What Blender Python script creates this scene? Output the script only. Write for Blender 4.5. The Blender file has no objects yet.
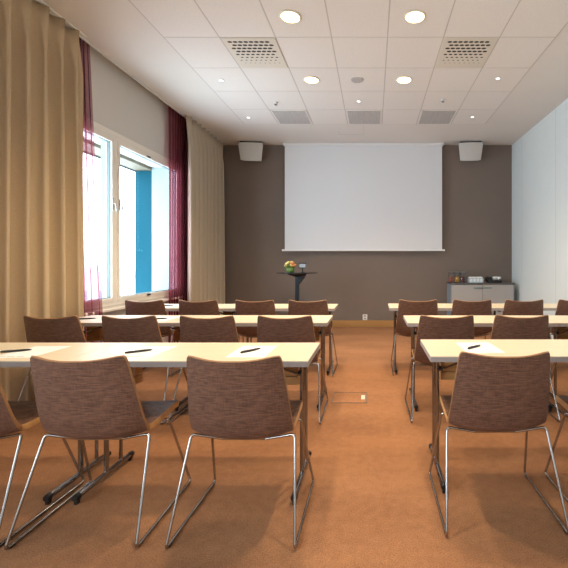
import bpy, bmesh, math, random
from mathutils import Vector, Matrix
random.seed(7)
sc = bpy.context.scene
COL = sc.collection
PI = math.pi

# ------------------------------------------------------------------ materials
def mat(name, base, rough=0.6, metal=0.0, spec=0.5, emis=None, estr=0.0, noise=None, bump=None, sheen=0.0):
    """noise=(scale, amount, (sx,sy,sz)) varies the colour; bump=(scale, strength, (sx,sy,sz))"""
    m = bpy.data.materials.new(name); m.use_nodes = True
    nt = m.node_tree; b = nt.nodes['Principled BSDF']
    b.inputs['Base Color'].default_value = (*base, 1)
    b.inputs['Roughness'].default_value = rough
    b.inputs['Metallic'].default_value = metal
    b.inputs['Specular IOR Level'].default_value = spec
    if sheen: b.inputs['Sheen Weight'].default_value = sheen
    if emis:
        b.inputs['Emission Color'].default_value = (*emis, 1); b.inputs['Emission Strength'].default_value = estr
    tc = nt.nodes.new('ShaderNodeTexCoord')
    def tex(scale, sc3, detail=4):
        mp = nt.nodes.new('ShaderNodeMapping'); mp.inputs['Scale'].default_value = sc3
        n = nt.nodes.new('ShaderNodeTexNoise'); n.inputs['Scale'].default_value = scale; n.inputs['Detail'].default_value = detail
        nt.links.new(tc.outputs['Object'], mp.inputs['Vector']); nt.links.new(mp.outputs['Vector'], n.inputs['Vector'])
        return n
    if noise:
        n = tex(noise[0], noise[2])
        r = nt.nodes.new('ShaderNodeValToRGB')
        a = noise[1]
        r.color_ramp.elements[0].position = 0.3; r.color_ramp.elements[1].position = 0.7
        r.color_ramp.elements[0].color = (*[c*(1-a) for c in base], 1)
        r.color_ramp.elements[1].color = (*[min(1, c*(1+a)) for c in base], 1)
        nt.links.new(n.outputs['Fac'], r.inputs['Fac']); nt.links.new(r.outputs['Color'], b.inputs['Base Color'])
    if bump:
        n = tex(bump[0], bump[2])
        bp = nt.nodes.new('ShaderNodeBump'); bp.inputs['Strength'].default_value = bump[1]; bp.inputs['Distance'].default_value = 0.003
        nt.links.new(n.outputs['Fac'], bp.inputs['Height']); nt.links.new(bp.outputs['Normal'], b.inputs['Normal'])
    return m

U = (1, 1, 1)
M = {}
M['ceiling'] = mat('ceiling_plaster', (0.74, 0.70, 0.665), 0.9, noise=(2.0, 0.015, U))
M['tile'] = mat('ceiling_tile', (0.77, 0.73, 0.70), 0.9, noise=(60, 0.03, U))
M['grid'] = mat('tile_grid', (0.52, 0.49, 0.46), 0.6)
M['vent_panel'] = mat('vent_panel_paint', (0.70, 0.65, 0.57), 0.6)
M['vent_dark'] = mat('vent_holes', (0.05, 0.045, 0.04), 0.9)
M['grille'] = mat('grey_grille', (0.47, 0.45, 0.44), 0.7, noise=(150, 0.12, (1, 0.05, 1)))
M['wall_white'] = mat('wall_white_paint', (0.74, 0.815, 0.825), 0.75, noise=(3, 0.01, U), bump=(180, 0.08, U))
M['wall_left'] = mat('window_wall_paint', (0.66, 0.645, 0.61), 0.8, noise=(3, 0.015, U))
M['wall_taupe'] = mat('taupe_wall_paint', (0.195, 0.155, 0.13), 0.85, noise=(1.5, 0.04, U), bump=(200, 0.08, U))
M['joint'] = mat('panel_joint', (0.55, 0.62, 0.64), 0.7)
M['brass'] = mat('brass_skirting', (0.92, 0.72, 0.36), 0.28, 1.0, bump=(6, 0.25, (1, 1, 8)))
M['screen'] = mat('screen_fabric', (0.74, 0.75, 0.78), 0.85)
M['white_paint'] = mat('white_metal_paint', (0.80, 0.80, 0.80), 0.5)
M['speaker'] = mat('speaker_shell', (0.56, 0.54, 0.51), 0.6, noise=(220, 0.05, U))
M['frame'] = mat('window_frame_paint', (0.88, 0.85, 0.79), 0.45)
M['gasket'] = mat('window_gasket', (0.12, 0.16, 0.18), 0.5)
M['fin'] = mat('blue_facade_paint', (0.004, 0.052, 0.078), 0.7, spec=0.08, noise=(4, 0.05, (1, 1, 0.1)))
M['soffit'] = mat('soffit_board', (0.13, 0.105, 0.07), 0.7, noise=(6, 0.08, U))
M['far_building'] = mat('distant_render', (0.42, 0.36, 0.36), 0.9)
M['far_window'] = mat('distant_window', (0.14, 0.16, 0.19), 0.3)
M['chrome'] = mat('chrome_rod', (0.46, 0.44, 0.43), 0.2, 1.0)
M['steel'] = mat('brushed_steel', (0.36, 0.34, 0.33), 0.13, 1.0)
M['black'] = mat('black_plastic', (0.012, 0.012, 0.013), 0.4)
M['black_glass'] = mat('dark_glass_top', (0.015, 0.018, 0.022), 0.1)
M['post_dark'] = mat('dark_column_metal', (0.022, 0.035, 0.045), 0.3, 0.4)
M['tabletop'] = mat('cream_laminate', (0.72, 0.63, 0.47), 0.36, spec=0.4, noise=(8, 0.025, (0.3, 3, 1)))
M['table_edge_shade'] = mat('tabletop_edge_shade', (0.40, 0.36, 0.35), 0.5)  # shade on the unlit table edge, put into the colour as grey
M['plywood'] = mat('plywood_block', (0.50, 0.25, 0.09), 0.5, noise=(8, 0.2, (1, 1, 14)))
M['rim'] = mat('chair_plywood_rim', (0.30, 0.155, 0.07), 0.45, noise=(20, 0.15, (6, 6, 6)))
M['seat_edge'] = mat('tan_seat_edge', (0.60, 0.34, 0.14), 0.5, noise=(30, 0.12, U))
M['reveal'] = mat('outer_reveal_paint', (0.21, 0.25, 0.258), 0.7, noise=(3, 0.05, U))
M['paper'] = mat('white_paper', (0.88, 0.87, 0.85), 0.7)
M['print'] = mat('faint_print', (0.35, 0.34, 0.33), 0.7)
M['cabinet'] = mat('grey_cabinet_laminate', (0.40, 0.39, 0.385), 0.5)
M['cabinet_side'] = mat('blue_grey_cabinet_side', (0.27, 0.32, 0.37), 0.4)
M['cabinet_dark'] = mat('dark_cabinet_gap', (0.10, 0.10, 0.10), 0.6)
M['handle_green'] = mat('greenish_handle', (0.16, 0.27, 0.25), 0.35, 0.5)
M['orange_fill'] = mat('orange_sweets', (0.85, 0.40, 0.05), 0.4, noise=(60, 0.4, U))
M['red_fill'] = mat('red_sweets', (0.45, 0.10, 0.06), 0.4, noise=(60, 0.5, U))
M['dark_fill'] = mat('dark_berries', (0.16, 0.05, 0.06), 0.4, noise=(60, 0.5, U))
M['tea_box'] = mat('pale_blue_box', (0.50, 0.62, 0.70), 0.5)
M['tea_bag'] = mat('white_sachet', (0.85, 0.87, 0.88), 0.6)
M['pot'] = mat('green_glazed_pot', (0.16, 0.26, 0.07), 0.35, noise=(25, 0.3, U))
M['leaf'] = mat('leaf_green', (0.18, 0.32, 0.06), 0.6)
M['petal_y'] = mat('yellow_petal', (0.75, 0.62, 0.22), 0.7, noise=(50, 0.2, U))
M['petal_o'] = mat('orange_petal', (0.75, 0.30, 0.10), 0.7)
M['silver'] = mat('silver_card', (0.34, 0.36, 0.40), 0.3, 0.6)
M['socket'] = mat('socket_plastic', (0.78, 0.78, 0.78), 0.4)
M['lens_warm'] = mat('lamp_diffuser', (0.9, 0.85, 0.7), 0.5, emis=(1.0, 0.80, 0.50), estr=6.0)
M['lens_small'] = mat('small_lamp', (0.9, 0.9, 0.9), 0.5, emis=(1.0, 0.93, 0.82), estr=4.0)
M['lamp_ring'] = mat('lamp_ring', (0.80, 0.72, 0.58), 0.35)
M['lamp_louvre'] = mat('lamp_louvre', (0.75, 0.60, 0.38), 0.3, emis=(1.0, 0.8, 0.5), estr=1.2)

def weave(name, c0, c1, rough, spec=0.35, sheen=0.0):
    """horizontal streaked weave, in object space"""
    m = bpy.data.materials.new(name); m.use_nodes = True; nt = m.node_tree; b = nt.nodes['Principled BSDF']
    b.inputs['Roughness'].default_value = rough; b.inputs['Specular IOR Level'].default_value = spec; b.inputs['Sheen Weight'].default_value = sheen
    tc = nt.nodes.new('ShaderNodeTexCoord'); mp = nt.nodes.new('ShaderNodeMapping'); mp.inputs['Scale'].default_value = (9, 30, 130)
    n = nt.nodes.new('ShaderNodeTexNoise'); n.inputs['Scale'].default_value = 2.0; n.inputs['Detail'].default_value = 3
    mp2 = nt.nodes.new('ShaderNodeMapping'); mp2.inputs['Scale'].default_value = (90, 30, 14)
    n2 = nt.nodes.new('ShaderNodeTexNoise'); n2.inputs['Scale'].default_value = 2.0
    mx = nt.nodes.new('ShaderNodeMath'); mx.operation = 'MULTIPLY_ADD'; mx.inputs[1].default_value = 0.35
    r = nt.nodes.new('ShaderNodeValToRGB'); r.color_ramp.elements[0].position = 0.48; r.color_ramp.elements[1].position = 0.88
    r.color_ramp.elements[0].color = (*c0, 1); r.color_ramp.elements[1].color = (*c1, 1)
    L = nt.links.new
    L(tc.outputs['Object'], mp.inputs['Vector']); L(mp.outputs['Vector'], n.inputs['Vector'])
    L(tc.outputs['Object'], mp2.inputs['Vector']); L(mp2.outputs['Vector'], n2.inputs['Vector'])
    L(n2.outputs['Fac'], mx.inputs[0]); L(n.outputs['Fac'], mx.inputs[2])
    L(mx.outputs[0], r.inputs['Fac']); L(r.outputs['Color'], b.inputs['Base Color'])
    bp = nt.nodes.new('ShaderNodeBump'); bp.inputs['Strength'].default_value = 0.25; bp.inputs['Distance'].default_value = 0.001
    L(mx.outputs[0], bp.inputs['Height']); L(bp.outputs['Normal'], b.inputs['Normal'])
    return m
M['shell'] = weave('brown_woven_shell', (0.085, 0.043, 0.031), (0.23, 0.125, 0.086), 0.45, 0.5)
M['lining'] = weave('brown_woven_seat', (0.10, 0.05, 0.032), (0.24, 0.125, 0.075), 0.55, 0.4)

def carpet():
    m = bpy.data.materials.new('terracotta_carpet'); m.use_nodes = True; nt = m.node_tree; b = nt.nodes['Principled BSDF']
    b.inputs['Roughness'].default_value = 0.95; b.inputs['Specular IOR Level'].default_value = 0.15
    L = nt.links.new; tc = nt.nodes.new('ShaderNodeTexCoord')
    def N(s, d, sc3=U):
        mp = nt.nodes.new('ShaderNodeMapping'); mp.inputs['Scale'].default_value = sc3
        n = nt.nodes.new('ShaderNodeTexNoise'); n.inputs['Scale'].default_value = s; n.inputs['Detail'].default_value = d
        L(tc.outputs['Object'], mp.inputs['Vector']); L(mp.outputs['Vector'], n.inputs['Vector']); return n
    a = N(1.3, 5, (1, 2.2, 1)); c = N(170, 3); d = N(22, 4)
    r = nt.nodes.new('ShaderNodeValToRGB'); r.color_ramp.elements[0].position = 0.3; r.color_ramp.elements[1].position = 0.72
    r.color_ramp.elements[0].color = (0.305, 0.148, 0.074, 1); r.color_ramp.elements[1].color = (0.41, 0.202, 0.099, 1)
    L(a.outputs['Fac'], r.inputs['Fac'])
    r2 = nt.nodes.new('ShaderNodeValToRGB'); r2.color_ramp.elements[0].position = 0.3; r2.color_ramp.elements[1].position = 0.7
    r2.color_ramp.elements[0].color = (0.66, 0.66, 0.68, 1); r2.color_ramp.elements[1].color = (1.22, 1.20, 1.18, 1)
    L(c.outputs['Fac'], r2.inputs['Fac'])
    r3 = nt.nodes.new('ShaderNodeValToRGB'); r3.color_ramp.elements[0].position = 0.35; r3.color_ramp.elements[1].position = 0.65
    r3.color_ramp.elements[0].color = (0.92, 0.92, 0.92, 1); r3.color_ramp.elements[1].color = (1.05, 1.05, 1.05, 1)
    L(d.outputs['Fac'], r3.inputs['Fac'])
    m1 = nt.nodes.new('ShaderNodeMixRGB'); m1.blend_type = 'MULTIPLY'; m1.inputs[0].default_value = 1
    m2 = nt.nodes.new('ShaderNodeMixRGB'); m2.blend_type = 'MULTIPLY'; m2.inputs[0].default_value = 1
    L(r.outputs[0], m1.inputs[1]); L(r2.outputs[0], m1.inputs[2]); L(m1.outputs[0], m2.inputs[1]); L(r3.outputs[0], m2.inputs[2])
    L(m2.outputs[0], b.inputs['Base Color'])
    bp = nt.nodes.new('ShaderNodeBump'); bp.inputs['Strength'].default_value = 0.4; bp.inputs['Distance'].default_value = 0.004
    L(c.outputs['Fac'], bp.inputs['Height']); L(bp.outputs['Normal'], b.inputs['Normal'])
    return m
M['carpet'] = carpet()

def cloth(name, c, transl, trans=0.0, tcol=(1, 1, 1)):
    m = bpy.data.materials.new(name); m.use_nodes = True; nt = m.node_tree; L = nt.links.new
    nt.nodes.remove(nt.nodes['Principled BSDF']); out = nt.nodes['Material Output']
    d = nt.nodes.new('ShaderNodeBsdfDiffuse'); t = nt.nodes.new('ShaderNodeBsdfTranslucent')
    tc = nt.nodes.new('ShaderNodeTexCoord'); n = nt.nodes.new('ShaderNodeTexNoise'); n.inputs['Scale'].default_value = 160
    r = nt.nodes.new('ShaderNodeValToRGB')
    r.color_ramp.elements[0].position = 0.3; r.color_ramp.elements[1].position = 0.7
    r.color_ramp.elements[0].color = (*[x*0.92 for x in c], 1); r.color_ramp.elements[1].color = (*[x*1.06 for x in c], 1)
    L(tc.outputs['Object'], n.inputs['Vector']); L(n.outputs['Fac'], r.inputs['Fac'])
    L(r.outputs[0], d.inputs['Color']); L(r.outputs[0], t.inputs['Color'])
    mx = nt.nodes.new('ShaderNodeMixShader'); mx.inputs[0].default_value = transl
    L(d.outputs[0], mx.inputs[1]); L(t.outputs[0], mx.inputs[2]); res = mx
    if trans:
        tr = nt.nodes.new('ShaderNodeBsdfTransparent'); tr.inputs['Color'].default_value = (*tcol, 1)
        m2 = nt.nodes.new('ShaderNodeMixShader'); m2.inputs[0].default_value = trans
        L(mx.outputs[0], m2.inputs[1]); L(tr.outputs[0], m2.inputs[2]); res = m2
    L(res.outputs[0], out.inputs['Surface'])
    return m
M['curtain'] = cloth('gold_beige_curtain', (0.64, 0.50, 0.33), 0.16)
M['curtain_pale'] = cloth('beige_curtain_cloth', (0.60, 0.52, 0.41), 0.14)
M['sheer'] = cloth('burgundy_sheer', (0.22, 0.055, 0.07), 0.4, 0.5, (0.82, 0.60, 0.67))

def glass(name, tint=(1, 1, 1), refl=0.06):
    m = bpy.data.materials.new(name); m.use_nodes = True; nt = m.node_tree; L = nt.links.new
    nt.nodes.remove(nt.nodes['Principled BSDF']); out = nt.nodes['Material Output']
    tr = nt.nodes.new('ShaderNodeBsdfTransparent'); tr.inputs['Color'].default_value = (*tint, 1)
    g = nt.nodes.new('ShaderNodeBsdfGlossy'); g.inputs['Roughness'].default_value = 0.03
    lw = nt.nodes.new('ShaderNodeLayerWeight'); lw.inputs['Blend'].default_value = 0.3
    mu = nt.nodes.new('ShaderNodeMath'); mu.operation = 'MULTIPLY'; mu.inputs[1].default_value = refl; L(lw.outputs['Facing'], mu.inputs[0])
    mx = nt.nodes.new('ShaderNodeMixShader')
    L(mu.outputs[0], mx.inputs[0]); L(tr.outputs[0], mx.inputs[1]); L(g.outputs[0], mx.inputs[2]); L(mx.outputs[0], out.inputs['Surface'])
    return m
M['pane'] = glass('window_glass', (0.93, 0.98, 1.0), 0.08)
M['jar_glass'] = glass('jar_glass', (0.93, 0.95, 0.97), 0.5)

# ------------------------------------------------------------------ mesh helpers
class MB:
    def __init__(s): s.v = []; s.f = []; s.sm = []
    def add(s, vs, fs, smooth=False):
        o = len(s.v); s.v += [tuple(p) for p in vs]
        for f in fs: s.f.append([i+o for i in f]); s.sm.append(smooth)
        return s
    def box(s, x0, x1, y0, y1, z0, z1):
        v = [(x, y, z) for x in (x0, x1) for y in (y0, y1) for z in (z0, z1)]
        return s.add(v, [(0, 1, 3, 2), (4, 6, 7, 5), (0, 4, 5, 1), (2, 3, 7, 6), (0, 2, 6, 4), (1, 5, 7, 3)])
    def prism(s, poly, a0, a1, axis='y'):
        """extrude a 2-D outline"""
        n = len(poly)
        def P(p, a): return (p[0], a, p[1]) if axis == 'y' else ((a, p[0], p[1]) if axis == 'x' else (p[0], p[1], a))
        v = [P(p, a0) for p in poly] + [P(p, a1) for p in poly]
        f = [tuple(range(n))[::-1], tuple(range(n, 2*n))] + [(i, (i+1) % n, n+(i+1) % n, n+i) for i in range(n)]
        return s.add(v, f)
    def lathe(s, prof, c=(0, 0, 0), n=24, cap=True):
        v = []; f = []; k = len(prof)
        for i in range(n):
            a = 2*PI*i/n
            for r, z in prof: v.append((c[0]+r*math.cos(a), c[1]+r*math.sin(a), c[2]+z))
        for i in range(n):
            for j in range(k-1):
                a = i*k+j; b = ((i+1) % n)*k+j
                f.append((a, b, b+1, a+1))
        s.add(v, f, True)
        if cap:
            s.add([v[i*k] for i in range(n)], [tuple(range(n))[::-1]]); s.add([v[i*k+k-1] for i in range(n)], [tuple(range(n))])
        return s
    def tube(s, pts, r, n=10, cap=True):
        pts = [Vector(p) for p in pts]; k = len(pts)
        T = [(pts[min(i+1, k-1)]-pts[max(i-1, 0)]).normalized() for i in range(k)]
        ref = Vector((0, 0, 1)) if abs(T[0].z) < 0.9 else Vector((1, 0, 0))
        nrm = (ref - T[0]*ref.dot(T[0])).normalized(); v = []; f = []
        for i in range(k):
            nrm = (nrm - T[i]*nrm.dot(T[i])).normalized(); b = T[i].cross(nrm)
            rr = r[i] if isinstance(r, (list, tuple)) else r
            for j in range(n):
                a = 2*PI*j/n; v.append(pts[i] + nrm*math.cos(a)*rr + b*math.sin(a)*rr)
        for i in range(k-1):
            for j in range(n):
                f.append((i*n+j, i*n+(j+1) % n, (i+1)*n+(j+1) % n, (i+1)*n+j))
        s.add(v, f, True)
        if cap:
            s.add(v[:n], [tuple(range(n))[::-1]]); s.add(v[-n:], [tuple(range(n))])
        return s
    def sphere(s, c, r, n=12, m=8, sc3=U):
        prof = [(r*math.sin(PI*i/m)+1e-5, -r*math.cos(PI*i/m)) for i in range(m+1)]
        o = len(s.v); s.lathe(prof, (0, 0, 0), n, False)
        for i in range(o, len(s.v)):
            p = s.v[i]; s.v[i] = (c[0]+p[0]*sc3[0], c[1]+p[1]*sc3[1], c[2]+p[2]*sc3[2])
        return s
    def build(s, name, m, parent=None, bevel=0.0, seg=2, label=None):
        me = bpy.data.meshes.new(name); me.from_pydata(s.v, [], s.f)
        bm = bmesh.new(); bm.from_mesh(me)
        bmesh.ops.recalc_face_normals(bm, faces=bm.faces); bm.to_mesh(me); bm.free()
        for p, sm in zip(me.polygons, s.sm): p.use_smooth = sm
        me.materials.append(M[m]); o = bpy.data.objects.new(name, me); COL.objects.link(o)
        if parent: o.parent = parent
        if bevel:
            b = o.modifiers.new('soft_edge', 'BEVEL'); b.width = bevel; b.segments = seg; b.limit_method = 'ANGLE'
        if label: o['label'] = label
        return o

def fillet(pts, r, n=6):
    """round the inner corners of a polyline"""
    pts = [Vector(p) for p in pts]; out = [pts[0]]
    for a, b, c in zip(pts, pts[1:], pts[2:]):
        d1 = (a-b); d2 = (c-b); rr = min(r, d1.length*0.45, d2.length*0.45)
        p = b + d1.normalized()*rr; q = b + d2.normalized()*rr
        for i in range(n+1):
            t = i/n; out.append(p*(1-t)**2 + b*2*t*(1-t) + q*t*t)
    return out + [pts[-1]]

def tag(o, label, cat, group=None, kind=None):
    o['label'] = label; o['category'] = cat
    if group: o['group'] = group
    if kind: o['kind'] = kind
    return o
def thing(name, label, cat, loc=(0, 0, 0), rz=0, group=None):
    o = bpy.data.objects.new(name, None); COL.objects.link(o); o.empty_display_size = 0.1
    o.location = loc; o.rotation_euler = (0, 0, rz); return tag(o, label, cat, group)
def struct(o, label=None):
    o['kind'] = 'structure'
    if label: o['label'] = label
    return o
def dup(root, loc, rz, label, group=None):
    kids = {}
    for o in list(COL.objects): kids.setdefault(o.parent, []).append(o)
    def cp(o, par):
        c = o.copy(); COL.objects.link(c); c.parent = par
        for k in kids.get(o, []): cp(k, c)
        return c
    r = cp(root, None); r.location = loc; r.rotation_euler = (0, 0, rz); r['label'] = label
    if group: r['group'] = group
    return r

# ------------------------------------------------------------------ room shell
CEIL = 3.508; XL = -3.05; XR = 2.68; YB = 7.53; YR = -2.6; EDGE = -2.92
WZ0, WZ1 = 0.745, 2.735; WY0, WY1 = 3.30, 6.12       # the window in view
VZ0, VZ1, VY0, VY1 = 0.745, 2.735, -1.9, 0.4         # the next window of the same wall, behind the viewer
struct(MB().box(-3.47, XR+.15, YR-.15, YB+.15, -0.1, 0).build('floor', 'carpet'))
struct(MB().box(EDGE, XR+.15, YR-.15, YB+.15, CEIL, CEIL+.2).build('ceiling', 'ceiling'))
struct(MB().box(-3.47, EDGE-.001, YR-.15, YB+.15, CEIL+.16, CEIL+.2).build('ceiling', 'ceiling'))
struct(MB().box(-3.47, XR+.15, YB, YB+.15, 0, CEIL+.19).build('wall_back', 'wall_taupe'))
struct(MB().box(XR, XR+.15, YR, YB, 0, CEIL).build('wall_right', 'wall_white'))
struct(MB().box(-3.47, XR+.15, YR-.15, YR, 0, CEIL+.15).build('wall_rear', 'wall_white'))
w = MB(); TOP = CEIL+.16
w.box(-3.47, XL, YR, YB, 0, WZ0).box(-3.47, XL, YR, YB, WZ1, TOP)
for a, b in ((YR, VY0), (VY1, WY0), (WY1, YB)): w.box(-3.47, XL, a, b, WZ0, WZ1)
struct(w.build('wall_left', 'wall_left'))
struct(MB().box(EDGE-.012, EDGE+.004, YR, YB, CEIL-.014, CEIL+.03).build('trim_1', 'white_paint'))
struct(MB().box(-2.98, XR, YB-.014, YB, 0.0, 0.125).build('baseboard_back', 'brass'))
struct(MB().box(XR-.012, XR, YR, YB-.02, 0.0, 0.10).build('baseboard_right', 'brass'))
j = MB()
for y in (7.02, 5.72, 4.42, 3.12): j.box(XR-.0015, XR+.001, y-.003, y+.003, 0.1, CEIL)
struct(j.build('trim_2', 'joint'))

# suspended tile field: bars, and tiles flush between them
GX = [-2.10 + i*0.5615 for i in range(8)]; GY = [6.38 - i*0.618 for i in range(13)]
t = MB()
for i in range(7):
    for k in range(12): t.box(GX[i]+.006, GX[i+1]-.006, GY[k+1]+.006, GY[k]-.006, CEIL-.006, CEIL+.002)
struct(t.build('ceiling_tiles', 'tile'), 'square white mineral tiles'); 
g = MB()
for x in GX: g.box(x-.0065, x+.0065, GY[-1], GY[0], CEIL-.004, CEIL+.001)
for y in GY: g.box(GX[0], GX[-1], y-.0065, y+.0065, CEIL-.0035, CEIL+.001)
struct(g.build('ceiling_grid', 'grid'), 'thin bars between the ceiling tiles')
h = MB()
for x0, x1, y0, y1 in ((-.62, -.16, 6.9, 6.905), (-.16, -.155, 6.42, 6.9), (-.6, -.595, 6.7, 6.9)): h.box(x0, x1, y0, y1, CEIL-.002, CEIL+.001)
struct(h.build('trim_3', 'grid'))
def tile_c(i, k): return (GX[i]+GX[i+1])/2, (GY[k]+GY[k+1])/2

# ------------------------------------------------------------------ window in view
win = bpy.data.objects.new('window_1', None); COL.objects.link(win); win['kind'] = 'structure'; win['label'] = 'two-sash window with cream painted frame'
F0, F1 = -3.12, -3.04
fr = MB()
fr.box(F0, F1, WY0, WY1, WZ0, WZ0+.045).box(F0, F1, WY0, WY1, WZ1-.045, WZ1)
for a, b in ((WY0, WY0+.045), (WY1-.045, WY1), (4.57, 4.63)): fr.box(F0, F1, a, b, WZ0+.045, WZ1-.045)
fr.box(XL-.002, XL+.016, WY0-.05, WY1+.05, WZ1, WZ1+.045)
fr.build('window_frame', 'frame', win)
for i, (a, b) in enumerate(((WY0+.045, 4.57), (4.63, WY1-.045))):
    sb = MB(); z0, z1 = WZ0+.045, WZ1-.045; q = .042
    sb.box(-3.105, -3.03, a, b, z0, z0+q).box(-3.105, -3.03, a, b, z1-q, z1).box(-3.105, -3.03, a, a+q, z0+q, z1-q).box(-3.105, -3.03, b-q, b, z0+q, z1-q)
    s = sb.build('window_sash', 'frame', win)
    gb = MB(); a2, b2, c0, c1 = a+q, b-q, z0+q, z1-q
    for bx_ in ((a2, b2, c0, c0+.007), (a2, b2, c1-.007, c1), (a2, a2+.007, c0, c1), (b2-.007, b2, c0, c1)): gb.box(-3.09, -3.05, *bx_)
    gb.build('gasket', 'gasket', s)
    MB().box(-3.075, -3.069, a2, b2, c0, c1).build('pane', 'pane', s)
    yh = b-.026 if i == 0 else a+.026
    hb = MB().box(-3.03, -3.022, yh-.012, yh+.012, 1.86, 2.0); hb.tube(fillet([(-3.03, yh, 1.93), (-2.995, yh, 1.93), (-2.985, yh, 1.83)], .02), .008)
    hb.build('handle', 'grille', s, label='grey window handle')
    if i == 1:
        MB().box(-3.03, -3.018, 5.22, 5.30, z0+.012, z0+.034).box(-3.03, -3.018, 5.22, 5.30, z1-.034, z1-.012).build('latch', 'steel', s, .003)
MB().box(-3.05, -2.985, WY0-.06, WY1+.06, WZ0-.06, WZ0-.028).build('window_sill', 'frame', win, .006)

MB().box(-3.465, -3.125, WY1-.012, WY1-.0005, WZ0, WZ1).build('reveal_lining', 'reveal', win)
MB().box(-3.19, -3.121, 4.572, 4.628, WZ0, WZ1).build('outer_mullion', 'reveal', win)
# outside: deep reveal ends in a blue fin, a soffit board above with a dark drip edge
def struct_root(name, loc, label):
    o = bpy.data.objects.new(name, None); COL.objects.link(o); o.location = loc; o['kind'] = 'structure'; o['label'] = label; return o
fin = struct_root('trim_4', (-3.605, 6.15, 0.0), 'tall blue vertical facade fin outside the window')
MB().box(-.13, .13, -.02, .03, 0.45, 2.685).build('fin_board', 'fin', fin)
MB().box(-.135, -.1301, -.022, .032, 0.45, 2.685).build('fin_edge', 'gasket', fin)
so = struct_root('trim_5', (-3.605, 4.75, 2.69), 'beige soffit board with dark drip edge outside above the window')
MB().box(-.14, .138, -1.4, 1.5, 0.0, 0.06).build('soffit_panel', 'soffit', so)
MB().box(-.155, -.1401, -1.4, 1.5, -.022, 0.06).build('drip_edge', 'gasket', so)
fb = thing('distant_building', 'pale distant apartment building seen through the window and sheer', 'building', (-31, 43, -15.4))
MB().box(-5, 5, -2.6, 2.6, 0, 15.3).prism([(-5.2, 15.3), (5.2, 15.3), (0, 16.2)], -2.7, 2.7).build('wall', 'far_building', fb)
for i in range(4):
    for z in (12.2, 9.2): MB().box(-4+i*2.2, -3+i*2.2, -2.65, -2.55, z, z+1.5).build('window', 'far_window', fb)

# ------------------------------------------------------------------ curtains
def drape(name, x, y0, y1, ztop, zbot, amp, nfold, label, cat, m, group=None, seed=0, pleat=True, gather=0.0, flare=0.0):
    rnd = random.Random(seed); n = nfold*12; nz = 26; ph = [rnd.uniform(-.5, .5) for _ in range(nfold+2)]; am = [rnd.uniform(.6, 1.15) for _ in range(nfold+2)]
    v = []; f = []
    for k in range(nz+1):
        t = k/nz; z = ztop + (zbot-ztop)*t
        for i in range(n+1):
            u = i/n; fi = u*nfold; q = int(fi); a = am[q]*(1-(fi-q)) + am[q+1]*(fi-q)
            p = ph[q]*(1-(fi-q)) + ph[q+1]*(fi-q)
            w = math.sin(2*PI*fi + p*min(1, t*2.5))
            top = max(0, 1-t*9)
            if pleat: w = w*(1-top) + top*(2*abs(math.sin(PI*fi))**4-1)*0.75
            A = amp*a*(0.75+0.25*min(1, t*3))
            yy = y0 + (y1-y0)*(u + gather*(0.5-u)*math.sin(PI*min(1, t*1.2))) + .25*amp*math.cos(2*PI*fi*2+p)*(1-top)
            yy += flare*u*t
            v.append((x + A*w + .01*math.sin(5*u+t*3), yy, z))
    for k in range(nz):
        for i in range(n): a = k*(n+1)+i; f.append((a, a+1, a+n+2, a+n+1))
    root = thing(name, label, cat, (x, (y0+y1)/2, zbot), 0, group)
    mb = MB().add([(p[0]-x, p[1]-(y0+y1)/2, p[2]-zbot) for p in v], f, True)
    o = mb.build('fabric', m, root)
    if m.startswith('curtain'):
        s = o.modifiers.new('thickness', 'SOLIDIFY'); s.thickness = .004
    return root
c1 = drape('beige_curtain', -2.875, 2.45, 3.87, CEIL-.016, 0.015, .072, 8, 'wide golden beige pleated floor-length curtain at the window side nearer the viewer', 'curtain', 'curtain', None, 3)
c2 = drape('beige_curtain', -2.845, 5.98, 7.44, CEIL-.008, 0.015, .062, 9, 'beige pleated floor-length curtain in the corner beside the taupe wall', 'curtain', 'curtain_pale', None, 5)
s1 = drape('sheer_curtain', -2.975, 3.80, 4.10, CEIL+.12, 0.02, .022, 5, 'narrow burgundy sheer curtain hanging behind the golden curtain edge', 'sheer curtain', 'sheer', None, 8, False, 0, .22)
s2 = drape('sheer_curtain', -2.975, 5.66, 6.25, CEIL+.12, 0.02, .028, 7, 'burgundy sheer curtain hanging over the window edge beside the corner curtain', 'sheer curtain', 'sheer', None, 11, False)
for r_, y0, y1, x in ((c1, 2.4, 3.9, -2.875), (c2, 5.95, 7.5, -2.845)):
    cy = (y0+y1)/2
    MB().box(-.012, .012, y0-r_.location.y, y1-r_.location.y, CEIL-.012-.015, CEIL-.015).build('curtain_track', 'white_paint', r_)

# ------------------------------------------------------------------ projection screen, wall speakers, socket
sx0, sx1 = -1.68, 1.315; ysc = YB-.10
ps = thing('hanging_projection_screen', 'large white roll-down projection screen on the taupe wall', 'projection screen', ((sx0+sx1)/2, ysc, 1.48))
hw = (sx1-sx0)/2
MB().box(-hw, hw, -.002, .002, 0.0, 1.995).build('screen_sheet', 'screen', ps)
MB().box(-hw-.03, hw+.03, -.018, .018, -.022, 0.012).build('bottom_bar', 'white_paint', ps, .004)
for s in (-1, 1): MB().box(s*(hw+.04)-.012, s*(hw+.04)+.012, -.02, .02, -.024, .014).build('end_cap', 'white_paint', ps, .003)
MB().box(-hw-.03, hw+.03, -.06, .07, 1.99, 2.025).build('roller_case', 'white_paint', ps, .004)

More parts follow.
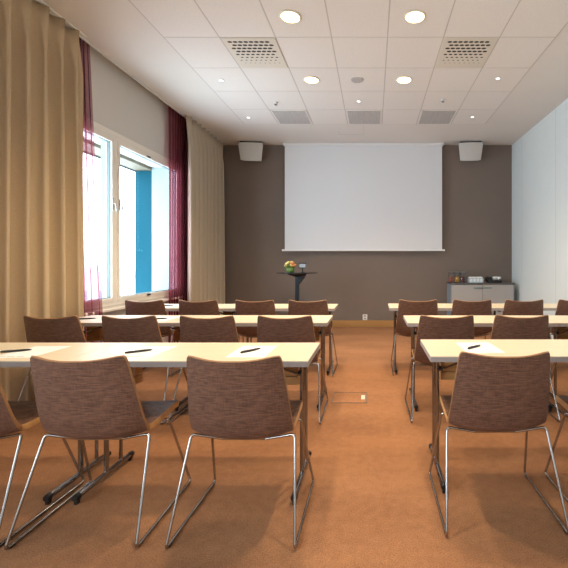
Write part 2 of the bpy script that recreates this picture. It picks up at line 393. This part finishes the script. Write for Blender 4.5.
def wall_speaker(x, rz, label):
    r = thing('wall_speaker', label, 'speaker', (x, YB-.17, CEIL-.02), rz, None)
    # trapezoid front, shallower at the bottom, bulging grille
    bm_ = MB(); W0, W1, Hh = .225, .19, .31
    v = []; rows = 9; cols = 11
    def pt(u, t, d): 
        wd = W0+(W1-W0)*t
        bow = .022*(1-u*u)
        sag = .018*(1-u*u)*t
        if d == 0: return (u*wd, -.11-bow+.05*t, -.02-Hh*t-sag)
        return (u*wd*.86, .10, -.02-Hh*t*.92)
    for d in (0, 1):
        for a in range(rows+1):
            for b in range(cols+1): v.append(pt(-1+2*b/cols, a/rows, d))
    f = []; N = (rows+1)*(cols+1); c = cols+1
    for a in range(rows):
        for b in range(cols):
            i = a*c+b; f.append((i, i+1, i+c+1, i+c)); f.append((N+i, N+i+c, N+i+c+1, N+i+1))
    for b in range(cols):
        f.append((b, N+b, N+b+1, b+1)); i = rows*c+b; f.append((i, i+1, N+i+1, N+i))
    for a in range(rows):
        i = a*c; f.append((i, i+c, N+i+c, N+i)); i = a*c+cols; f.append((i, N+i, N+i+c, i+c))
    bm_.add(v, f).build('cabinet_shell', 'speaker', r)
    MB().box(-.20, .20, -.09, .05, -.022, .012).build('mounting_bracket', 'vent_dark', r, .003)
    MB().box(-.03, .03, .09, .168, -.2, -.1).build('wall_arm', 'vent_dark', r)
wall_speaker(-2.29, .10, 'light grey wedge-shaped speaker mounted high between curtain and screen')
wall_speaker(1.83, -.10, 'light grey wedge-shaped speaker mounted high by the pale side wall')
sk = thing('wall_socket', 'small white wall socket on the taupe wall above brass skirting', 'socket', (-.155, YB, .185))
MB().box(-.045, .045, -.012, 0, -.055, .055).build('socket_plate', 'socket', sk, .004)
for z in (-.024, .024): MB().box(-.02, .02, -.0135, -.011, z-.014, z+.014).build('socket_hole', 'print', sk)

# ------------------------------------------------------------------ ceiling fittings
def downlight(x, y, label, lamp=True):
    r = thing('downlight', label, 'ceiling light', (x, y, CEIL-.006), 0, 'large warm downlights')
    MB().lathe([(.098, 0), (.104, -.004), (.098, -.010), (.086, -.008), (.084, 0)], n=36, cap=False).build('trim_ring', 'lamp_ring', r)
    MB().lathe([(.0001, -.004), (.085, -.004), (.085, -.002), (.0001, -.002)], n=36, cap=False).build('diffuser', 'lens_warm', r)
    lv = MB()
    for q in (-.03, .03): lv.box(q-.0015, q+.0015, -.078, .078, -.010, -.004).box(-.078, .078, q-.0015, q+.0015, -.010, -.004)
    lv.build('louvre', 'lamp_louvre', r)
lab = ['large round warm downlight in the first lit row, window side', 'large round warm downlight in the first lit row, wall side',
       'round warm downlight in the row nearer the screen, window side', 'round warm downlight in the row nearer the screen, wall side']
xa, xb = -.76, .384
for (x, y), l in zip(((xa, 3.58), (xb, 3.58), (xa, 4.82), (xb, 4.82)), lab): downlight(x, y, l)
LAMP_W, LAMP_C = 75, (1.0, 0.76, 0.50)
for y in (4.82, 3.58, 2.34, 1.10, -.14):
    for x in (xa, xb):
        l = bpy.data.lights.new('downlight_lamp', 'SPOT'); l.energy = LAMP_W * (1.7 if y > 2 else .08); l.color = LAMP_C; l.spot_size = math.radians(135); l.spot_blend = 0.7; l.shadow_soft_size = .085
        o = bpy.data.objects.new('downlight_lamp', l); COL.objects.link(o); o.location = (x, y, CEIL-.03)
def small_spot(x, y, label):
    r = thing('small_spotlight', label, 'ceiling light', (x, y, CEIL-.006), 0, 'small ceiling spotlights')
    MB().lathe([(.034, 0), (.036, -.005), (.022, -.007), (.021, -.002)], n=24, cap=False).build('trim_ring', 'white_paint', r)
    MB().lathe([(.0001, -.004), (.022, -.004), (.022, -.002)], n=20, cap=False).build('bulb', 'lens_small', r)
for p, l in (((-1.88, 4.83), 'small bright spotlight in the window-side tile column, nearer the viewer'), ((-1.94, 6.07), 'small bright spotlight in the window-side tile column, nearer the screen'),
             ((1.53, 4.78), 'small bright spotlight in the wall-side tile column, nearer the viewer'), ((1.54, 6.05), 'small bright spotlight in the wall-side tile column, nearer the screen'),
             ((-.20, 5.46), 'small bright spotlight in the middle tile column above the aisle')):
    small_spot(*p, l)
    l_ = bpy.data.lights.new('spot_lamp', 'SPOT'); l_.energy = 22; l_.color = (1, .85, .65); l_.spot_size = math.radians(100); l_.spot_blend = 1; l_.shadow_soft_size = .03
    o = bpy.data.objects.new('spot_lamp', l_); COL.objects.link(o); o.location = (*p, CEIL-.03)
r = thing('ceiling_speaker', 'round grey ceiling speaker between the two farther downlights', 'ceiling speaker', (-.195, 4.82, CEIL-.006))
MB().lathe([(.0001, -.006), (.07, -.006), (.078, -.004), (.08, 0)], n=32, cap=False).build('speaker_grille', 'grille', r)
MB().lathe([(.080, 0), (.086, -.004), (.086, 0)], n=32, cap=False).build('trim_ring', 'tile', r)
for (x, y), l in (((-1.37, 5.50), 'tiny white sprinkler head on the window-side half of the ceiling'), ((.965, 5.40), 'tiny white sprinkler head on the wall-side half of the ceiling')):
    r = thing('ceiling_sprinkler', l, 'sprinkler', (x, y, CEIL-.006), 0, 'ceiling sprinklers')
    MB().lathe([(.03, 0), (.032, -.004), (.012, -.008), (.01, -.03), (.0001, -.03)], n=20, cap=False).build('rosette', 'white_paint', r)
    MB().lathe([(.0001, -.036), (.022, -.036), (.022, -.033), (.0001, -.033)], n=16, cap=False).build('deflector', 'steel', r)
for i, l in ((1, 'square perforated ceiling air vent, window side'), (5, 'square perforated ceiling air vent, wall side')):
    x, y = tile_c(i, 3); hx, hy = .272, .300
    r = thing('perforated_vent', l, 'air vent', (x, y, CEIL-.006), 0, 'perforated air vents')
    hb = MB().box(-hx, hx, -hy, hy, -.006, .004); rows, cols = 8, 8
    for a in range(rows):
        for b in range(cols):
            s = 1 if a < 4 else max(.3, 1-(a-3)*.18)
            cx = -hx*.80 + 2*hx*.80*(b+.25+(.5 if a % 2 else 0))/cols; cy = -hy*.83 + 2*hy*.80*(a+.2)/rows
            n = 10
            hb.add([(cx+.025*s*math.cos(2*PI*k/n), cy+.017*s*math.sin(2*PI*k/n), -.0068) for k in range(n)], [tuple(range(n))])
    vo = hb.build('vent_panel', 'vent_panel', r); vo.data.materials.append(M['vent_dark'])
    for p in vo.data.polygons[6:]: p.material_index = 1
for i, l in ((1, 'flat grey square ceiling grille nearest the window'), (3, 'flat grey square ceiling grille in the middle, above the screen centre'), (5, 'flat grey square ceiling grille nearest the pale side wall')):
    x, y = tile_c(i, 0); hx, hy = .268, .296
    r = thing('ceiling_grille', l, 'ceiling grille', (x, y, CEIL-.006), 0, 'grey ceiling grilles')
    fb_ = MB().box(-hx, hx, -hy, -hy+.02, -.006, 0).box(-hx, hx, hy-.02, hy, -.006, 0).box(-hx, -hx+.02, -hy, hy, -.006, 0).box(hx-.02, hx, -hy, hy, -.006, 0)
    fb_.build('grille_frame', 'tile', r)
    MB().box(-hx+.02, hx-.02, -hy+.02, hy-.02, -.004, 0).build('grille_panel', 'grille', r)

# ------------------------------------------------------------------ tables
TT = .74
def table(x0, x1, y0, label, depth=.46):
    L = x1-x0; r = thing('folding_table', label, 'table', ((x0+x1)/2, y0, 0), 0, None); hx = L/2
    tp = MB().box(-hx, hx, 0, depth, TT-.006, TT).build('tabletop', 'tabletop', r, .0015)
    MB().box(-hx, hx, 0, depth, TT-.032, TT-.0061).build('shaded_edge', 'table_edge_shade', tp)  # lower part of the top, its edge shade painted in
    for s in (-1, 1):
        x = s*(hx-.072)
        lg = MB(); lg.tube([(x, .0, .036), (x, depth, .036)], .0155, 14)
        lg.tube([(x, depth*.50, .04), (x, depth*.50, TT-.032)], .0135, 14)
        lg.tube([(x, depth*.78, .04), (x, depth*.78, TT-.032)], .010, 12)
        lg.box(x-.014, x+.014, depth*.12, depth*.9, TT-.05, TT-.0325)
        lo = lg.build('leg_frame', 'steel', r)
        for sg, ya in ((1, -.012), (-1, depth+.012)):
            cp = MB().tube([(x, ya, .0355), (x, ya+sg*.006, .0355), (x, ya+sg*.03, .0355)], [.014, .0178, .0178], 14)
            cp.box(x-.008, x+.008, min(ya+sg*.008, ya+sg*.03), max(ya+sg*.008, ya+sg*.03), .0, .03).build('end_cap', 'black', lo)
        xi = x - s*.26
        br = MB().tube([(x-s*.01, depth*.5, .60), (xi, depth*.5, TT-.045)], .006, 8).box(min(xi, xi-s*.04), max(xi, xi-s*.04), depth*.5-.02, depth*.5+.02, TT-.05, TT-.0325)
        br.build('folding_brace', 'steel', lo)
        kb = MB().tube([(x-s*.012, depth*.5-.022, .62), (x-s*.012, depth*.5+.022, .62)], .011, 12)
        kb.build('pivot_knob', 'black', lo)
        xa_, xb_ = sorted((x-s*.028, x-s*.15))
        bb = MB().box(xa_, xb_, depth*.56, depth*.72, .535, .583).box(xa_, xb_, depth*.56, depth*.72, .587, TT-.0325)
        bb.build('leg_housing', 'plywood', r, .003, label='plywood block under the tabletop')
    return r
rows = {'back': dict(L=(-.335, -1.605, -2.70, 2.01), R=(.312, 1.580, 2.63, 2.11)),
        'middle': dict(L=(-.385, -1.580, -2.70, 3.28), R=(.290, 1.560, 2.62, 3.265)),
        'front': dict(L=(-.425, -1.530, -2.70, 4.30), R=(.185, 1.50, 2.60, 4.34))}
ORD = {'back': 'back row (nearest the viewer)', 'middle': 'middle row', 'front': 'front row by the screen'}
ORD = {'back': 'the back row of seats', 'middle': 'the middle row', 'front': 'the front row'}
for k, d in rows.items():
    e, jn, o, y = d['L']
    table(jn+.002, e, y, f'cream folding table in {ORD[k]}, window block, aisle end')
    table(o, jn-.002, y, f'cream folding table in {ORD[k]}, window block, by the curtains')
    e, jn, o, y = d['R']
    table(e, jn-.002, y, f'cream folding table in {ORD[k]}, side-wall block, aisle end')
    table(jn+.002, o, y, f'cream folding table in {ORD[k]}, side-wall block, by the pale wall')

# ------------------------------------------------------------------ chairs
def catmull(P, n):
    out = []
    for i in range(len(P)-1):
        p0, p1, p2, p3 = P[max(i-1, 0)], P[i], P[i+1], P[min(i+2, len(P)-1)]
        for k in range(n):
            t = k/n
            out.append(tuple(.5*((2*b)+(-a+c)*t+(2*a-5*b+4*c-d)*t*t+(-a+3*b-3*c+d)*t**3) for a, b, c, d in zip(p0, p1, p2, p3)))
    return out + [P[-1]]
# (y, z, half width, rim lift)
PROF = [(.282, .430, .175, .004), (.277, .446, .205, .005), (.245, .457, .225, .007), (.16, .457, .233, .012), (.06, .447, .238, .018), (-.03, .435, .242, .028), (-.09, .429, .245, .038),
        (-.134, .440, .247, .046), (-.163, .478, .247, .046), (-.184, .54, .243, .042), (-.204, .62, .236, .038), (-.222, .70, .228, .034), (-.240, .775, .220, .031), (-.250, .815, .214, .029), (-.254, .834, .205, .028)]
def make_chair():
    r = thing('shell_chair', '', 'chair')
    P = catmull(PROF, 3); nv = len(P); nu = 18
    cen = [Vector((0, p[0], p[1])) for p in P]
    tan = [(cen[min(i+1, nv-1)]-cen[max(i-1, 0)]).normalized() for i in range(nv)]
    nor = [Vector((0, t.z, -t.y)) for t in tan]           # seat: up; back: forwards
    def grid(off):
        v = []
        for i in range(nv):
            for k in range(nu+1):
                u = -1+2*k/nu; uu = math.copysign(abs(u)**.9, u)
                lift = P[i][3]*abs(u)**2.3
                x = uu*P[i][2]*.968
                p = cen[i] + nor[i]*(lift+off(i)); p.x = x
                top = max(0, (p.z-.62)/.21); p.z += (.021*abs(u)**2.2 - .019)*top
                if i >= nv-4: p.z += -.008*(abs(u)**8)*(i-(nv-4))/3
                v.append(p)
        f = [(i*(nu+1)+k, i*(nu+1)+k+1, (i+1)*(nu+1)+k+1, (i+1)*(nu+1)+k) for i in range(nv-1) for k in range(nu)]
        return v, f
    def thick(i):      # padded seat, thin back
        y, z = P[i][0], P[i][1]
        return -.028 if i < 15 else -.028 + .020*min(1, (i-15)/9)
    vo, f = grid(thick); vi, _ = grid(lambda i: .006)
    MB().add(vo, f, True).build('outer_shell', 'shell', r)
    MB().add(vi, f, True).build('seat_lining', 'lining', r)
    ring = [k for k in range(nu+1)] + [i*(nu+1)+nu for i in range(1, nv)] + [(nv-1)*(nu+1)+k for k in range(nu-1, -1, -1)] + [i*(nu+1) for i in range(nv-2, 0, -1)]
    n = len(ring); ctr = lambda a: Vector((0, a.y, a.z))
    a = [vo[i] for i in ring]; b = [vi[i] for i in ring]
    mid = []
    for p, q, i in zip(a, b, ring):
        m_ = (p+q)/2; iu = i % (nu+1); iv = i//(nu+1)
        d = Vector((0, 0, 0))
        if iu in (0, nu): d.x += math.copysign(.0035, m_.x)
        if iv == 0: d -= tan[0]*.0035
        if iv == nv-1: d += tan[-1]*.0035
        mid.append(m_+d)
    V = a+mid+b; Fs, Fb = [], []
    for i in range(n):
        row = ring[i]//(nu+1)
        (Fs if row < 18 else Fb).extend([(i, (i+1) % n, n+(i+1) % n, n+i), (n+i, n+(i+1) % n, 2*n+(i+1) % n, 2*n+i)])
    def used_only(F):
        ids = sorted({q for f_ in F for q in f_}); mp = {q: k for k, q in enumerate(ids)}
        return [V[q] for q in ids], [tuple(mp[q] for q in f_) for f_ in F]
    MB().add(*used_only(Fs), True).build('seat_edge', 'seat_edge', r, label='tan side edge of the padded seat')
    MB().add(*used_only(Fb), True).build('shell_rim', 'rim', r, label='thin light rim of the backrest')
    for s in (-1, 1):
        pts = [(s*.10, -.075, .398), (s*.246, -.10, .432), (s*.279, -.272, .0085), (s*.279, .258, .0085), (s*.236, .10, .424), (s*.10, .09, .410)]
        fo = MB().tube(fillet(pts, .022, 7), .0066, 10).build('sled_leg', 'chrome', r, label='chrome sled leg')
        gl = MB()
        for y in (-.235, .225): gl.box(s*.279-.006, s*.279+.006, y-.014, y+.014, 0, .006)
        gl.build('glide', 'black', fo)
    cb = MB().box(-.11, .11, -.08, -.05, .394, .406).box(-.11, .11, .075, .105, .404, .420).box(-.02, .02, -.06, .08, .394, .406)
    cb.build('under_seat_bracket', 'steel', r)
    return r
chair = make_chair(); used = [False]
def put(x, y, rz, label, group):
    if not used[0]:
        used[0] = True; chair.location = (x, y, 0); chair.rotation_euler = (0, 0, rz); chair['label'] = label; chair['group'] = group
    else: dup(chair, (x, y, 0), rz, label, group)
NTH = ['first', 'second', 'third', 'fourth']
CH = {('back', 'window'): [(-.617, 1.955, 0), (-1.312, 1.955, .02), (-1.917, 1.955, .0)],
      ('back', 'side-wall'): [(.612, 2.035, .0), (1.290, 2.035, .0)],
      ('middle', 'window'): [(-.685, 3.25, 0), (-1.29, 3.25, .0), (-1.895, 3.25, .0), (-2.50, 3.25, .0)],
      ('middle', 'side-wall'): [(.575, 3.28, .015), (1.172, 3.29, -.01), (1.84, 3.28, 0)],
      ('front', 'window'): [(-.715, 4.50, 0), (-1.298, 4.50, .0), (-1.92, 4.50, .0), (-2.51, 4.50, .0)],
      ('front', 'side-wall'): [(.50, 4.54, .0), (1.10, 4.54, .0), (1.675, 4.54, 0), (2.265, 4.54, 0)]}
for (rw, bl), L in CH.items():
    for i, (x, y, rz) in enumerate(L):
        put(x, y, rz, f'brown shell chair, {rw} row of the {bl} block, {NTH[i]} from the aisle', f'{rw} row chairs')

# ------------------------------------------------------------------ papers and pens
def paper_pen(x, y, rz, where, pr):
    p = thing('paper_sheet', f'white paper sheet {where}', 'paper', (x, y, TT), rz, 'handouts on the tables')
    MB().box(-.105, .105, -.15, .135, .0004, .0016).build('sheet', 'paper', p)
    q = MB()
    for k, (a, b) in enumerate(((-.085, -.05), (-.04, .0), (.012, .05))): q.box(a, b, -.128, -.122, .0016, .0019)
    q.build('printed_line', 'print', p)
    n = thing('ballpoint_pen', f'black pen on the paper {where}', 'pen', (x+pr[0], y+pr[1], TT+.0016), pr[2], 'pens on the handouts')
    MB().tube([(-.065, 0, .0068), (-.05, 0, .0068), (.03, 0, .0068)], [.005, .0064, .0064], 10).build('barrel', 'black', n)
    MB().tube([(.03, 0, .0068), (.058, 0, .0068), (.070, 0, .0068)], [.0064, .0050, .0012], 10).build('tip', 'black', n)
    MB().box(-.062, -.018, -.002, .002, .0128, .0148).build('clip', 'steel', n)
W = 'before {} chair from the aisle, {}'
paper_pen(-.685, 2.235, -.0, W.format('first', 'back row, window block'), (-.01, -.02, .95))
paper_pen(-1.29, 2.225, 0.0, W.format('second', 'back row, window block'), (-.03, -.03, .60))
paper_pen(-1.93, 2.225, 0.0, W.format('third', 'back row, window block'), (-.09, -.02, .50))
paper_pen(.63, 2.33, .04, W.format('first', 'back row, side-wall block'), (-.03, -.02, .75))
paper_pen(-1.90, 3.52, 0, W.format('third', 'middle row, window block'), (0.0, -.06, .4))
paper_pen(-2.52, 3.52, 0, W.format('fourth', 'middle row, window block'), (-.02, -.06, .4))
paper_pen(-2.38, 4.54, 0, W.format('fourth', 'front row, window block'), (0, -.03, .4))

# ------------------------------------------------------------------ tall black table at the front, with flowers and a card stand
bx, by, bz = -1.312, 6.75, 1.068
r = thing('pedestal_table', 'tall black pedestal table with thin dark glass top before the taupe wall', 'table', (bx, by, 0))
MB().lathe([(.0001, bz-.012), (.345, bz-.012), (.352, bz-.006), (.345, bz), (.0001, bz)], n=48, cap=False).build('table_top', 'black_glass', r)
MB().lathe([(.0001, bz-.07), (.05, bz-.07), (.17, bz-.025), (.17, bz-.0125), (.0001, bz-.0125)], n=32, cap=False).build('support_plate', 'black', r)
MB().box(-.032, .032, -.032, .032, .02, bz-.06).build('column', 'post_dark', r, .006)
MB().prism([(.03, bz-.2), (.045, bz-.2), (.16, bz-.04), (.03, bz-.04)], -.02, .02).build('bracket', 'black', r, .003)
MB().lathe([(.0001, 0), (.27, 0), (.27, .012), (.06, .025), (.0001, .025)], n=40, cap=False).build('base_plate', 'black', r)
fx, fy = bx-.11, by-.05
r = thing('flower_pot', 'small green pot of yellow and orange flowers on the pedestal table', 'flower pot', (fx, fy, bz))
MB().lathe([(.0001, 0), (.045, 0), (.07, .03), (.078, .07), (.066, .095), (.055, .085), (.0001, .085)], n=28, cap=False).build('pot', 'pot', r)
rnd = random.Random(4); fy_, fo_, lf = MB(), MB(), MB()
for k in range(24):
    a = rnd.uniform(0, 2*PI); e = rnd.uniform(.1, 1.4); R = .085
    c = (R*math.cos(e)*math.cos(a), R*math.cos(e)*math.sin(a), .10+.085*math.sin(e))
    (fo_ if c[0] > .035 else fy_).sphere(c, rnd.uniform(.018, .028), 8, 6, (1, 1, .8))
for k in range(18):
    a = 2*PI*k/18 + rnd.uniform(-.1, .1); d = Vector((math.cos(a), math.sin(a), 0)); t_ = Vector((-d.y, d.x, 0)); o = Vector((0, 0, .085)); up = Vector((0, 0, rnd.uniform(-.01, .06)))
    lf.add([o+d*.03, o+d*.075+t_*.02+up*.6, o+d*.11+up, o+d*.075-t_*.02+up*.6], [(0, 1, 2, 3)])
fy_.build('yellow_blooms', 'petal_y', r); fo_.build('orange_blooms', 'petal_o', r); lf.build('leaves', 'leaf', r)
r = thing('card_stand', 'small dark stand holding a silver card beside the flower pot', 'card stand', (bx+.095, by-.02, bz))
MB().lathe([(.0001, 0), (.04, 0), (.04, .006), (.0001, .008)], n=20, cap=False).build('base', 'black', r)
MB().tube([(0, 0, .006), (0, 0, .085)], .011, 10).build('stem', 'black', r)
MB().box(-.062, .062, -.006, .006, .075, .168).build('card_frame', 'black', r, .003)
MB().box(-.052, .052, -.0075, -.005, .088, .150).build('card', 'silver', r)

# ------------------------------------------------------------------ sideboard and what stands on it
cx0, cx1, cy0, cy1, ch = 1.42, 2.565, 7.08, 7.50, .868
r = thing('sideboard_cabinet', 'low grey two-door cabinet against the taupe wall in the corner', 'cabinet', ((cx0+cx1)/2, cy0, 0)); hw = (cx1-cx0)/2; D = cy1-cy0
MB().box(-hw+.012, hw-.012, .02, D-.004, .06, ch-.028).box(-hw+.03, hw-.03, .05, D-.03, 0, .06).build('carcass', 'cabinet_dark', r)
for s in (-1, 1): MB().box(min(s*hw, s*(hw-.012)), max(s*hw, s*(hw-.012)), 0.003, D, .0, ch-.026).build('side_panel', 'cabinet_side', r)
MB().box(-hw-.006, hw+.006, -.008, D, ch-.024, ch).build('top_panel', 'cabinet_dark', r, .002)
for s in (-1, 1):
    a, b = sorted((s*.004, s*(hw-.014)))
    d = MB().box(a, b, 0, .018, .07, ch-.032).build('door', 'cabinet', r, .002)
    a, b = sorted((s*.012, s*.16))
    MB().box(a, b, -.014, 0.0, ch-.098, ch-.078).build('handle', 'handle_green', d, .003, label='dark greenish bar handle')
for x, fill, l in ((1.452, 'red_fill', 'red'), (1.562, 'orange_fill', 'orange'), (1.672, 'dark_fill', 'dark red')):
    q = thing('glass_jar', f'clear glass jar with {l} contents on the grey cabinet', 'jar', (x, 7.26, ch), 0, 'glass jars on the cabinet')
    MB().lathe([(.0001, .001), (.04, .001), (.046, .02), (.050, .20), (.047, .20), (.043, .02), (.0001, .008)], n=24, cap=False).build('glass', 'jar_glass', q)
    MB().lathe([(.0001, .009), (.036, .009), (.041, .022), (.042, .10), (.0001, .112)], n=20, cap=False).build('contents', fill, q)
    MB().lathe([(.050, .193), (.053, .197), (.050, .203), (.047, .198)], n=24, cap=False).build('rim', 'silver', q)
q = thing('tea_box', 'pale blue open box of white sachets on the grey cabinet', 'box', (1.90, 7.24, ch))
tb = MB().box(-.135, .135, -.07, -.062, 0, .085).box(-.135, .135, .062, .07, 0, .085).box(-.135, -.127, -.07, .07, 0, .085).box(.127, .135, -.07, .07, 0, .085).box(-.135, .135, -.07, .07, 0, .006)
tb.build('box_body', 'tea_box', q, .002)
for k in range(4): MB().box(-.122+k*.063, -.068+k*.063, -.055, .055, .007, .108).build('sachet_bundle', 'tea_bag', q, .006)
for k in range(4): MB().box(-.118+k*.063, -.072+k*.063, -.0725, -.070, .02, .07).build('label_patch', 'tea_bag', q)
q = thing('serving_tray', 'black tray with raised rolled end on the grey cabinet', 'tray', (2.245, 7.24, ch))
MB().box(-.115, .13, -.08, .08, 0, .05).build('tray_body', 'black', q, .012, 3)
MB().tube([(-.095, -.075, .062), (-.095, .075, .062)], .045, 16).build('rolled_end', 'black', q)
for k, (x, y) in enumerate(((.0, -.02), (.075, -.025), (.04, .04))):
    c = thing('coffee_cup', ['white cup on the black tray, beside its rolled end', 'white cup on the black tray, at the end by the wall', 'white cup on the black tray, behind the other two'][k], 'cup', (2.245+x, 7.24+y, ch+.05), 0, 'cups on the tray')
    MB().lathe([(.0001, 0), (.022, 0), (.032, .03), (.034, .06), (.031, .06), (.027, .01), (.0001, .008)], n=20, cap=False).build('cup_body', 'tea_bag', c)
    MB().tube(fillet([(.030, 0, .048), (.050, 0, .046), (.046, 0, .018), (.028, 0, .018)], .012), .004, 8).build('handle', 'tea_bag', c)

# ------------------------------------------------------------------ floor outlet hatch in the aisle
q = thing('floor_hatch', 'flush floor outlet hatch with dark metal rim in the carpeted aisle', 'floor hatch', (-.212, 3.595, 0)); hx, hy, e = .158, .14, .007
MB().box(-hx, hx, -hy, -hy+e, 0, .003).box(-hx, hx, hy-e, hy, 0, .003).box(-hx, -hx+e, -hy, hy, 0, .003).box(hx-e, hx, -hy, hy, 0, .003).build('rim', 'cabinet_dark', q)
MB().box(-hx+e, hx-e, -hy+e, hy-e, -.001, .0015).build('lid', 'carpet', q)
MB().box(hx-.055, hx-.02, -.05, .06, .0015, .003).build('pull_tab', 'vent_panel', q)

# ------------------------------------------------------------------ light, world, camera
wd = bpy.data.worlds.new('overcast_sky'); sc.world = wd; wd.use_nodes = True
bg = wd.node_tree.nodes['Background']; bg.inputs['Color'].default_value = (0.80, 0.92, 1.0, 1); bg.inputs['Strength'].default_value = 12.0
for y0, y1, z0, z1 in ((WY0, WY1, WZ0, WZ1), (VY0, VY1, VZ0, VZ1)):
    l = bpy.data.lights.new('window_portal', 'AREA'); l.shape = 'RECTANGLE'; l.size = z1-z0; l.size_y = y1-y0; l.cycles.is_portal = True
    o = bpy.data.objects.new('window_portal', l); COL.objects.link(o); o.location = (-3.465, (y0+y1)/2, (z0+z1)/2); o.rotation_euler = (0, -PI/2, 0)
cam = bpy.data.cameras.new('camera'); co = bpy.data.objects.new('camera', cam); COL.objects.link(co)
co.location = (0, 0, 1.25); co.rotation_euler = (PI/2, 0, 0)
cam.sensor_width = 36; cam.lens = 390/568*36; cam.shift_x = -89/568; cam.shift_y = -22/568; cam.clip_start = .05
sc.camera = co
sc.view_settings.view_transform = 'Standard'; sc.view_settings.look = 'None'; sc.view_settings.exposure = 0.08
sc.cycles.max_bounces = 10; sc.cycles.diffuse_bounces = 6; sc.cycles.transparent_max_bounces = 12; sc.cycles.caustics_reflective = False; sc.cycles.caustics_refractive = False
sc.cycles.use_denoising = True; sc.cycles.sample_clamp_indirect = 6
